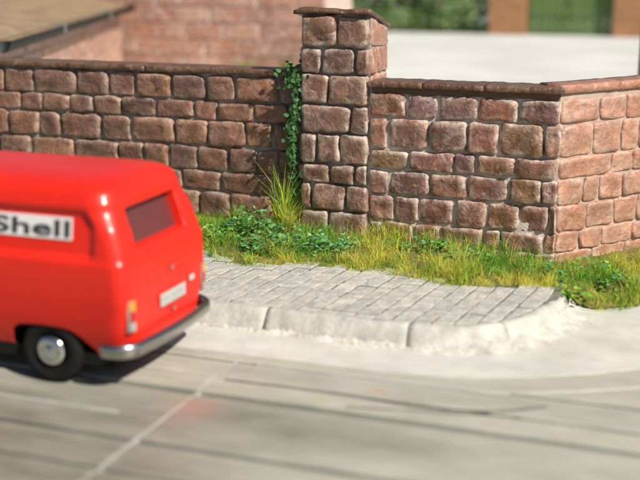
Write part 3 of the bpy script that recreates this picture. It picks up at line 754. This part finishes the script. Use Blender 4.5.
# cab glazing, head lamps, mirrors (out of the photograph, but the van is whole)
def wquad(name, P4, mat):
    a = [Vector(p) for p in P4]; n_ = (a[1] - a[0]).cross(a[3] - a[0]).normalized() * .006
    V = [tuple(p) for p in a] + [tuple(p - n_) for p in a]
    return mesh(name, V, [(0, 1, 2, 3), (7, 6, 5, 4), (0, 4, 5, 1), (1, 5, 6, 2), (2, 6, 7, 3), (3, 7, 4, 0)], mat, van, False)
fi = lambda z: -(LEN - float(np.interp(z, LV[:, 0], LV[:, 3]))) - .006
wquad('windscreen', [(fi(1.27), .64, 1.27), (fi(1.27), -.64, 1.27), (fi(1.64), -.56, 1.64), (fi(1.64), .56, 1.64)], 'darkglass')
for s in (-1, 1):
    q = [(-3.75, s * (wz(1.28) + .004), 1.28), (-3.0, s * (wz(1.28) + .004), 1.28), (-3.0, s * (wz(1.64) + .004), 1.64), (-3.62, s * (wz(1.64) + .004), 1.64)]
    wquad('cab_window', q if s < 0 else q[::-1], 'darkglass')
    hl = lathe('headlight', [(.12, 0), (.12, -.03), (.10, -.045), (.05, -.06), (.01, -.063)], 1, 'clear', van, (-LEN - .0, s * .56, .86), 24); hl.rotation_euler.z = R(-90)

# ------------------------------------------------------------------ plants
def leaf_obj(name, V, Fc, C, mat, parent=None):
    o = mesh(name, V, Fc, mat, parent, False)
    at = o.data.color_attributes.new('tint', 'FLOAT_COLOR', 'POINT')
    at.data.foreach_set('color', np.concatenate([np.array(C), np.ones((len(C), 1))], 1).astype(np.float32).ravel())
    return o
class Veg:
    def __init__(s): s.V, s.F, s.C = [], [], []
    def blade(s, p, h, lean, wd, c, ctip=None):
        a = random.uniform(0, 6.283); sx_, sy_ = math.cos(a) * wd, math.sin(a) * wd; b0 = len(s.V)
        lx, ly = lean; ctip = ctip or c
        s.V += [(p[0] - sx_, p[1] - sy_, p[2]), (p[0] + sx_, p[1] + sy_, p[2]),
                (p[0] + lx * .32 - sx_ * .8, p[1] + ly * .32 - sy_ * .8, p[2] + h * .6), (p[0] + lx * .32 + sx_ * .8, p[1] + ly * .32 + sy_ * .8, p[2] + h * .6), (p[0] + lx, p[1] + ly, p[2] + h * .95)]
        s.C += [c, c, c, c, ctip]; s.F += [(b0, b0 + 1, b0 + 3, b0 + 2), (b0 + 2, b0 + 3, b0 + 4)]
    def leaf(s, p, d_, up_, ln, wd, c):
        d_ = Vector(d_).normalized(); u_ = Vector(up_).normalized(); sd = d_.cross(u_).normalized(); nn = sd.cross(d_); p = Vector(p); b0 = len(s.V)
        pts = [p, p + d_ * ln * .12 + sd * wd * .42 - nn * ln * .04, p + d_ * ln * .42 + sd * wd * .5, p + d_ * ln * .8 + sd * wd * .26 - nn * ln * .05, p + d_ * ln - nn * ln * .14,
               p + d_ * ln * .8 - sd * wd * .26 - nn * ln * .05, p + d_ * ln * .42 - sd * wd * .5, p + d_ * ln * .12 - sd * wd * .42 - nn * ln * .04, p + d_ * ln * .45 - nn * ln * .10]
        s.V += [tuple(q) for q in pts]; s.C += [c] * 9
        for k in range(8): s.F.append((b0 + 8, b0 + k, b0 + (k + 1) % 8))
    def obj(s, name, mat, parent=None): return leaf_obj(name, s.V, s.F, s.C, mat, parent)
def jit(c, a=.25):
    k = random.uniform(1 - a, 1 + a); return (c[0] * k * random.uniform(.88, 1.12), c[1] * k, c[2] * k * random.uniform(.8, 1.2))
GR, GD, YL, ST, GB = (.17, .42, .045), (.07, .20, .03), (.70, .70, .09), (.70, .54, .20), (.34, .60, .07)
def vz(x_, y_):
    f0, b0 = verge_front(x_), verge_back(x_); f = min(1, max(0, (y_ - f0) / (b0 - f0))); rise = math.sin(min(1, f * 5) * math.pi / 2) * .07
    base = verge_base(x_, f)
    return SW - .008 if (y_ < f0 + .06 and x_ < -1.9) else base + rise - .012
vg = Veg(); cnt = 0
while cnt < 62000:
    x_ = random.uniform(-11.5, 1.2); y_ = random.uniform(12.2, 18.2)
    f0, b0 = verge_front(x_) - .08 + .12 * nz((x_, 0, 5), 3.5), verge_back(x_) - .05
    if not (f0 < y_ < b0): continue
    if PX0 - .03 < x_ < PX1 + .03 and y_ > PIL_Y - .04: continue
    dn = .5 + nz((x_, y_, 2), 1.6) + .5 * nz((x_, y_, 7), 5)
    if random.random() > .25 + dn * .95: continue
    nearw = (b0 - y_) * (.6 if x_ > CORNER[0] else 1.0)
    if x_ > -2.9 and nearw < .6 and random.random() < .93 - nearw * .6: continue
    if nearw < .3 and random.random() < .45: continue
    cnt += 1
    edge = (y_ - f0) / .25
    n1 = nz((x_, y_, 0), 1.3) + .5 * nz((x_, y_, 3), 4)
    yel = .34 + .9 * n1 + (.30 if x_ > -4.6 else -.14) - (.22 if x_ > -1.9 else 0)
    c = jit(random.choice((YL, YL, YL, ST)) if random.random() < yel else random.choice((GR, GR, GD, GB)))
    h = random.uniform(.035, .145) * (.45 + 2.6 * max(0, nz((x_, y_, 11), 4.5) + .12) + .5 * abs(nz((x_, y_, 21), 14))) * (.55 + .45 * min(1, edge)) * (1.1 if x_ > -2.0 else 1)
    h *= .38 + .62 * min(1, nearw / .75)
    l = random.uniform(.1, 1.5) * h; a = random.uniform(0, 6.283)
    vg.blade((x_, y_, vz(x_, y_)), h, (math.cos(a) * l, math.sin(a) * l), random.uniform(.0018, .0042), c, jit(c, .2))
for _ in range(300):                      # longer stalks against the wall
    x_ = random.choice((random.uniform(-7.2, -1.5), random.uniform(-4.6, -2.2))); y_ = min(verge_back(x_) - .12, 14.28) - random.uniform(0, .35)
    h = random.uniform(.14, .36); c = jit(random.choice((GD, GR, ST, YL))); a = random.uniform(0, 6.28); l = random.uniform(.1, .75) * h
    vg.blade((x_, y_, vz(x_, y_)), h, (math.cos(a) * l, math.sin(a) * l * .5 - .03), random.uniform(.004, .006), c)
tag(vg.obj('verge_grass', 'blade'), 'yellow and green grass along the foot of the stone walls', 'grass', kind='stuff')

def tuft(x_, y_, n, hmin, hmax, spread, cols, label):
    v = Veg()
    for _ in range(n):
        a = random.uniform(0, 6.28); r_ = abs(random.gauss(0, .05)); h = random.uniform(hmin, hmax); l = random.uniform(.08, .55) * h * spread; c = jit(random.choice(cols))
        a2 = random.gauss(-1.9, 1.6)
        h *= random.uniform(.35, 1)
        v.blade((r_ * 1.5 * math.cos(a), r_ * math.sin(a), 0), h, (math.cos(a2) * l * 1.3, math.sin(a2) * l * .8), random.uniform(.003, .0055), c, jit(c))
    e = v.obj('grass_tuft', 'blade'); e.location = (x_, y_, vz(x_, y_)); return tag(e, label, 'grass tuft', 'tall grass tufts by the pillar')
def at_z(x_, y_, yy): return on_plane(x_, y_, (0, yy, 0), (0, -1, 0))
def gx(px, yy): return float(on_plane(px, 240, (0, yy, 0), (0, -1, 0))[0])
tuft(gx(285, 14.1), 14.1, 260, .4, 1.2, .7, (YL, GB, GB, YL, GR), 'tallest yellow grass tuft in the shade left of the pillar')
tuft(gx(290, 13.95), 13.95, 220, .25, .65, .9, (YL, GB, ST), 'dense yellow tuft close under the pillar ivy')
tuft(gx(238, 14.2), 14.2, 90, .25, .55, .7, (GR, GB, YL), 'green tuft below the left wall beside the van')
tuft(gx(383, 14.1), 14.1, 70, .25, .45, .7, (YL, GD, ST), 'short yellow tuft right of the pillar foot')
tuft(gx(505, 13.9), 13.9, 45, .3, .6, .9, (GD, GR, ST), 'dark thin stalks near the end of the right wall')
tuft(gx(530, 13.75), 13.75, 40, .25, .5, .9, (GD, GR, YL), 'ragged tuft at the wall corner before the wing')
# broad-leaved weeds
def weed(px, yy, n, rad, hh, ls, cols, label):
    v = Veg(); x_ = gx(px, yy)
    for _ in range(n):
        a = random.uniform(0, 6.28); r_ = rad * math.sqrt(random.random()); z = hh * random.uniform(.1, 1) * (1 - .6 * (r_ / rad) ** 2); c = jit(random.choice(cols), .3); da = a + random.gauss(0, .6)
        v.leaf((r_ * math.cos(a), r_ * math.sin(a) * .7, z), (math.cos(da), math.sin(da), random.uniform(-.25, .35)), (random.gauss(0, .35), random.gauss(0, .35) - .35, 1), ls * random.uniform(.7, 1.3), ls * random.uniform(.65, 1.0), c)
    root = empty('leafy_weed', (x_, yy, vz(x_, yy))); tag(root, label, 'weed', 'broad-leaved weeds in the verge')
    lf = v.obj('leaves', 'leaf', root); tag(lf, kind='stuff')
    st = Veg()
    for _ in range(max(5, n // 8)):
        a = random.uniform(0, 6.28); l = rad * random.random(); st.blade((0, 0, 0), hh * random.uniform(.4, .9), (math.cos(a) * l, math.sin(a) * l * .7), .006, jit((.10, .16, .04)))
    st.obj('stems', 'blade', root)
BL, BG = (.13, .34, .13), (.20, .44, .17)
weed(271, 13.1, 170, .40, .26, .066, (BL, BL, BG, GD), 'low clump of blue green round leaves spilling onto the pavers')
weed(252, 13.6, 170, .34, .48, .06, (BL, GD, BG), 'dark leafy weed in the shade left of the tall tuft')
weed(309, 13.3, 130, .3, .3, .060, (BG, BL), 'bright leafy weed in front of the pillar foot')
weed(225, 13.35, 60, .22, .20, .05, (GR, BL), 'small leafy weed just right of the van roof corner')
weed(345, 13.6, 40, .16, .2, .05, (BG, BL), 'little leafy weed under the pillar right edge')
weed(395, 13.7, 45, .18, .22, .05, (BL, GR), 'leafy weed at the foot of the right wall near the pillar')
weed(595, 14.0, 80, .3, .22, .06, (GR, BL, GB), 'leafy clump at the foot of the orange wing wall')
weed(570, 12.75, 70, .26, .16, .05, (GR, GD, GB), 'green clump over the end of the curved kerb')
for i_, (px_, yy_, lb_) in enumerate(((242, 13.9, 'bushy green weed against the left wall beside the tall grass'), (205, 13.3, 'leafy weed half hidden by the rear corner of the van'), (325, 13.25, 'spreading weed at the paver edge below the pillar'), (430, 13.75, 'sparse leafy weed under the middle of the right wall'), (470, 13.5, 'pale leafy weed below the large right wall stones'), (545, 13.2, 'leafy weed before the corner of the right wall'), (625, 13.4, 'leafy weed at the verge near the picture edge'), (290, 13.75, 'dark round leaved weed beneath the pillar ivy'))):
    weed(px_, yy_, 100, .28, .26, .055, (BL, GR, GD, BG), lb_)
# ivy on the pillar's left edge
iv = empty('ivy_plant', (PX0 - .05, PIL_Y + .1, .2)); tag(iv, 'green ivy climbing the shaded left edge of the stone pillar', 'ivy')
v = Veg(); path = []
for k in range(60):
    f = k / 59; z = .15 + f * 2.30; x_ = PX0 - .075 + .045 * math.sin(f * 9) + (-.02); y_ = PIL_Y + .02 + .07 * math.sin(f * 5 + 1)
    path.append((x_, y_, z))
for _ in range(560):
    f = random.random(); b = path[int(f * 59)]; sp = .036 + .05 * (f > .85) + .06 * (f < .12)
    if nz((0, 0, f * 9), 1, 3) < -.22 and random.random() < .7: continue
    p = (b[0] + random.gauss(-.01, sp), b[1] + random.uniform(-.07, .10) - .03, b[2] + random.gauss(0, .04))
    a = random.uniform(0, 6.28); v.leaf(p, (math.cos(a), -.15, math.sin(a) - .6), (random.gauss(.25, .4), -1, .45 + random.gauss(0, .3)), random.uniform(.03, .085), random.uniform(.028, .075), jit(random.choice(((.07, .20, .06), (.10, .26, .08), (.045, .13, .04))), .3))
for _ in range(60):                        # the bunch spilling over the coping
    p = (PX0 - .10 + random.gauss(-.05, .08), WALL_Y - .10 + random.uniform(-.14, .05), 2.36 + random.gauss(.02, .09))
    a = random.uniform(0, 6.28); v.leaf(p, (math.cos(a), -.2, math.sin(a) - .5), (random.gauss(.2, .4), -1, .6 + random.gauss(0, .3)), random.uniform(.04, .08), random.uniform(.035, .07), jit(random.choice(((.08, .22, .06), (.12, .28, .09), (.05, .14, .04))), .3))
lv_ = v.obj('leaves', 'leaf'); P(lv_, iv); tag(lv_, kind='stuff')
V, Fc = [], []
for k, (x_, y_, z) in enumerate(path):
    for q in range(5): a = q * 1.2566; V.append((x_ + .011 * math.cos(a), y_ + .011 * math.sin(a), z))
for k in range(59):
    for q in range(5): Fc.append((k * 5 + q, k * 5 + (q + 1) % 5, (k + 1) * 5 + (q + 1) % 5, (k + 1) * 5 + q))
P(mesh('stem', V, Fc, 'bark'), iv)

# ------------------------------------------------------------------ background: brick house with low roof
EZ = 2.50
e0 = ground(0, 45, EZ)[:2]; e1 = ground(128, 7, EZ)[:2]; ed = (e1 - e0) / np.linalg.norm(e1 - e0); en = np.array([ed[1], -ed[0]])   # en: towards the yard (right)
s0, s1 = float((15.1 + 2.5 * en[1] - e0[1]) / ed[1]), float(np.linalg.norm(e1 - e0))
house = tag(empty('brick_house', (*(e0 + ed * (s1 / 2) - en * 1.5), YARD)), 'low brick outbuilding with tan roof and dark gutter behind the wall', 'building')
bef = set(col.objects)
pt = lambda s_, o_, z: (*(e0 + ed * s_ + en * o_), z)
def hexa(name, a, b, mat):                 # a: 4 lower pts, b: 4 upper pts
    return mesh(name, list(a) + list(b), [(3, 2, 1, 0), (4, 5, 6, 7), (0, 1, 5, 4), (1, 2, 6, 5), (2, 3, 7, 6), (3, 0, 4, 7)], mat, None, False)
WO = -.22
hexa('wall', [pt(s0, WO - 2.2, YARD), pt(s0, WO, YARD), pt(s1 - .2, WO, YARD), pt(s1 - .2, WO - 2.2, YARD)], [pt(s0, WO - 2.2, EZ - .06), pt(s0, WO, EZ - .06), pt(s1 - .2, WO, EZ - .06), pt(s1 - .2, WO - 2.2, EZ - .06)], 'bg_mortar')
fH = (np.array([*(e0 + en * WO), 0.0]), np.array([*ed, 0]), np.array([*en, 0]))
def bricks(fr, u0, u1, z0, z1, bl, bh, mat, depth=.03):
    z, k = z0, 0
    while z < z1 - .05:
        zt = min(z + bh, z1); u = u0 - (bl / 2 if k % 2 else 0)
        while u < u1 - .05:
            a, b = max(u, u0) + .012, min(u + bl, u1) - .012
            if b - a > .1: hexb(fr, a, b, z + .012, zt - .012, depth * random.uniform(.7, 1.3), mat)
            u += bl * random.uniform(.9, 1.1)
        z = zt; k += 1
def hexb(fr, a, b, z0, z1, dp, mat):
    O, U, Nn = fr; Z = np.array([0, 0, 1.0]); e = .02
    V = [O + U * a + Z * z0 - Nn * .02, O + U * b + Z * z0 - Nn * .02, O + U * b + Z * z1 - Nn * .02, O + U * a + Z * z1 - Nn * .02]
    V += [O + U * (a + e) + Z * (z0 + e) + Nn * dp, O + U * (b - e) + Z * (z0 + e) + Nn * dp, O + U * (b - e) + Z * (z1 - e) + Nn * dp, O + U * (a + e) + Z * (z1 - e) + Nn * dp]
    mesh('brick', V, [(4, 5, 6, 7), (0, 1, 5, 4), (1, 2, 6, 5), (2, 3, 7, 6), (3, 0, 4, 7)], mat, None, False)
bricks(fH, s0 + .02, s1 - .22, YARD + .02, EZ - .08, .85, .36, 'bg_brick')
RSL, RWD = .20, 2.5
hexa('roof', [pt(s0 - .2, .0, EZ - .02), pt(s1, .0, EZ - .02), pt(s1, -RWD, EZ + RWD * RSL - .02), pt(s0 - .2, -RWD, EZ + RWD * RSL - .02)], [pt(s0 - .2, .0, EZ + .05), pt(s1, .0, EZ + .05), pt(s1, -RWD, EZ + RWD * RSL + .05), pt(s0 - .2, -RWD, EZ + RWD * RSL + .05)], 'roof')
V, Fc = [], []
for s_ in (s0 - .2, s1 + .02):
    for q in range(9): a = math.pi + math.pi * q / 8; c3 = pt(s_, .08 + .12 * math.cos(a), EZ + .07 + .20 * math.sin(a)); V.append(c3)
Fc = [(q, q + 1, 10 + q, 9 + q) for q in range(8)] + [tuple(range(9)), tuple(range(9, 18))]
mesh('gutter', V, Fc, 'gutter')
for s_ in (s1 * .30, s1 * .7): b0_ = pt(s_, .06, EZ); box('gutter_bracket', (-.04, -.16, -.08), (.04, .16, .09), 'joint', None, .01, b0_, math.atan2(ed[1], ed[0]))
kids_to(house, bef)
# tall far brick wall facing the street
BYp = float(e1[1]) + .4
fB = (np.array([0, BYp, 0.0]), ux, uy)
bx0, bx1 = float(on_plane(60, 30, fB[0], uy)[0]), float(on_plane(326, 30, fB[0], uy)[0])
far = tag(empty('brick_building', ((bx0 + bx1) / 2, BYp + 2, YARD)), 'tall pinkish brick building with pale patches, behind the low roof', 'building')
bef = set(col.objects)
box('wall', (bx0, BYp, YARD - .1), (bx1, BYp + 2.2, 6.5), 'bg_mortar')
bricks(fB, bx0, bx1, YARD, 6.4, 1.05, .46, 'bg_brick', .04)
box('roof', (bx0 - .2, BYp - .25, 6.5), (bx1 + .2, BYp + 2.4, 6.7), 'roof')
kids_to(far, bef)
# ------------------------------------------------------------------ background: gate, piers, railing, shrubs
GY = float(ground(524, 35, YARD)[1])
gxp = lambda px, yy=GY: float(on_plane(px, 36, (0, yy, 0), (0, -1, 0))[0])
gA, gB, gC, gD = gxp(489), gxp(525), gxp(613), gxp(650)
for (a, b, lb) in ((gA, gB, 'brown brick gate pier left of the green gate'), (gC, gD, 'brown brick gate pier right of the green gate')):
    r_ = tag(empty('gate_pier', ((a + b) / 2, GY + .4, YARD)), lb, 'pier', 'brick gate piers across the yard'); bef = set(col.objects)
    box('shaft', (a, GY - .1, YARD - .1), (b, GY + .9, 4.3), 'pier'); box('capstone', (a - .08, GY - .2, 4.3), (b + .08, GY + 1, 4.5), 'pier', None, .03); kids_to(r_, bef)
gt = tag(empty('yard_gate', ((gB + gC) / 2, GY + .3, YARD)), 'wide green boarded gate between two brick piers across the yard', 'gate'); bef = set(col.objects)
nb = 12
for k in range(nb):
    a = gB + .05 + (gC - gB - .1) * k / nb; b = gB + .05 + (gC - gB - .1) * (k + 1) / nb
    box('board', (a + .01, GY + .3 + .01 * (k % 2), YARD + .04), (b - .01, GY + .36 + .01 * (k % 2), 3.7), 'green', None, .008)
box('rail', (gB + .05, GY + .24, 1.5), (gC - .05, GY + .295, 1.65), 'green'); box('rail', (gB + .05, GY + .24, 3.2), (gC - .05, GY + .295, 3.35), 'green')
box('handle', ((gB + gC) / 2 - .06, GY + .2, 2.1), ((gB + gC) / 2 + .06, GY + .29, 2.3), 'steel', None, .01)
kids_to(gt, bef)
rl = tag(empty('green_railing', (gxp(430), GY + 1.2, YARD)), 'green post and rail fence in front of the shrubs', 'fence'); bef = set(col.objects)
for px in (355, 391, 428, 465):
    X_ = gxp(px, GY + 1.2); box('post', (X_ - .09, GY + 1.1, YARD - .1), (X_ + .09, GY + 1.28, 3.6), 'greenpost', None, .01)
for z in (1.5, 2.5, 3.3): box('rail', (gxp(330), GY + 1.29, z), (gA, GY + 1.35, z + .1), 'greenpost')
kids_to(rl, bef)
def shrub(X_, Y_, z0, rx, rz2, n, cols, label, cat='shrub', name='shrub', lf=.22, grp='shrubs behind the yard'):
    root = tag(empty(name, (X_, Y_, z0)), label, cat, grp); v = Veg(); st = []
    for k in range(7):
        a = k * .9; L_ = Vector((math.cos(a) * rx * .5, math.sin(a) * rx * .5, rz2 * 1.3)); st.append(L_)
    for _ in range(n):
        while True:
            p = Vector((random.uniform(-1, 1), random.uniform(-1, 1), random.uniform(-1, 1)))
            if .35 < p.length < 1 + .25 * noise.noise(p * 2.5 + Vector((X_, 0, 0))): break
        if noise.noise(Vector((p.x * 2.4 + X_, p.y * 2.4, p.z * 2.4))) < -.18: continue
        q = (p.x * rx, p.y * rx, rz2 + p.z * rz2)
        a = random.uniform(0, 6.28); v.leaf(q, (math.cos(a), math.sin(a), random.uniform(-.5, .5)), (p.x + random.gauss(0, .4), p.y + random.gauss(0, .4), p.z + .6), lf * random.uniform(.7, 1.3), lf * .55, jit(random.choice(cols), .3))
    tag(v.obj('crown', 'leaf', root), kind='stuff')
    V, Fc = [], []
    for L_ in st:
        b0 = len(V)
        for f, r_ in ((0, .05), (.5, .035), (1, .01)):
            for q in range(5): a = q * 1.2566; V.append((L_.x * f + r_ * math.cos(a), L_.y * f + r_ * math.sin(a), L_.z * f))
        for i in range(2):
            for q in range(5): Fc.append((b0 + i * 5 + q, b0 + i * 5 + (q + 1) % 5, b0 + (i + 1) * 5 + (q + 1) % 5, b0 + (i + 1) * 5 + q))
    mesh('trunk', V, Fc, 'bark', root)
SG = ((.12, .22, .06), (.17, .29, .08), (.09, .17, .05))
SLt = ((.28, .40, .17), (.34, .46, .22), (.22, .34, .12))
shrub(gxp(372, (GY + 2.2)), (GY + 2.2), YARD, 1.5, 1.9, 1500, SG, 'dark green shrub behind the railing next to the pillar cap')
shrub(gxp(410, (GY + 2.7)), GY + 2.7, YARD, 1.5, 2.0, 1500, SG, 'dense green shrub between two green fence posts')
shrub(gxp(462, (GY + 0.9)), (GY + 0.9), YARD, 1.15, 1.35, 1300, SLt, 'pale green feathery shrub beside the brown gate pier')
shrub(gxp(440, (GY + 4.2)), (GY + 4.2), YARD, 2.4, 2.6, 1900, SG, 'tall dark shrub far behind the pale one')
shrub(gxp(330, (GY + 3.2)), (GY + 3.2), YARD, 2.0, 2.4, 1200, SG, 'dark shrub hidden mostly by the pillar')
for i_, px_ in enumerate((352, 378, 400, 422, 446, 478)): shrub(gxp(px_, (GY + 0.6)), (GY + 0.6), YARD - .1, .75, .55, 700, SG if i_ % 2 else SLt, ('first', 'second', 'third', 'fourth', 'fifth', 'sixth')[i_] + ' low bush along the green railing, counted from the pillar', lf=.16)
shrub(gxp(565, (GY + 5.2)), (GY + 5.2), YARD, 3.0, 2.6, 1800, SG, 'broad dark shrub beyond the green gate')
shrub(gxp(632, GY + 2.7), (GY + 2.7), YARD + 1.6, 1.1, 1.2, 700, ((.30, .20, .05), (.24, .18, .05)), 'ochre leaved shrub above the right gate pier')
shrub(gxp(243, BYp - .5), BYp - .5, YARD - .25, .5, .33, 300, ((.30, .34, .06), (.22, .30, .05)), 'yellow green bush at the foot of the pink brick building', lf=.12)
shrub(gxp(290, BYp - .7), BYp - .7, YARD - .22, .5, .36, 320, ((.30, .34, .06), (.22, .30, .05)), 'yellow green bush beside the pillar ivy, beyond the coping', lf=.12)
# dark post behind the wing
pp = on_plane(640, 68, (0, 21.0, 0), (0, -1, 0))
po = tag(empty('yard_post', (float(pp[0]) + .03, 21.0, YARD)), 'slim dark timber post behind the wing wall', 'post')
box('shaft', (-.06, -.06, -.1), (.06, .06, 3.1), 'bark', po, .01); box('post_cap', (-.09, -.09, 3.1), (.09, .09, 3.17), 'bark', po, .015)
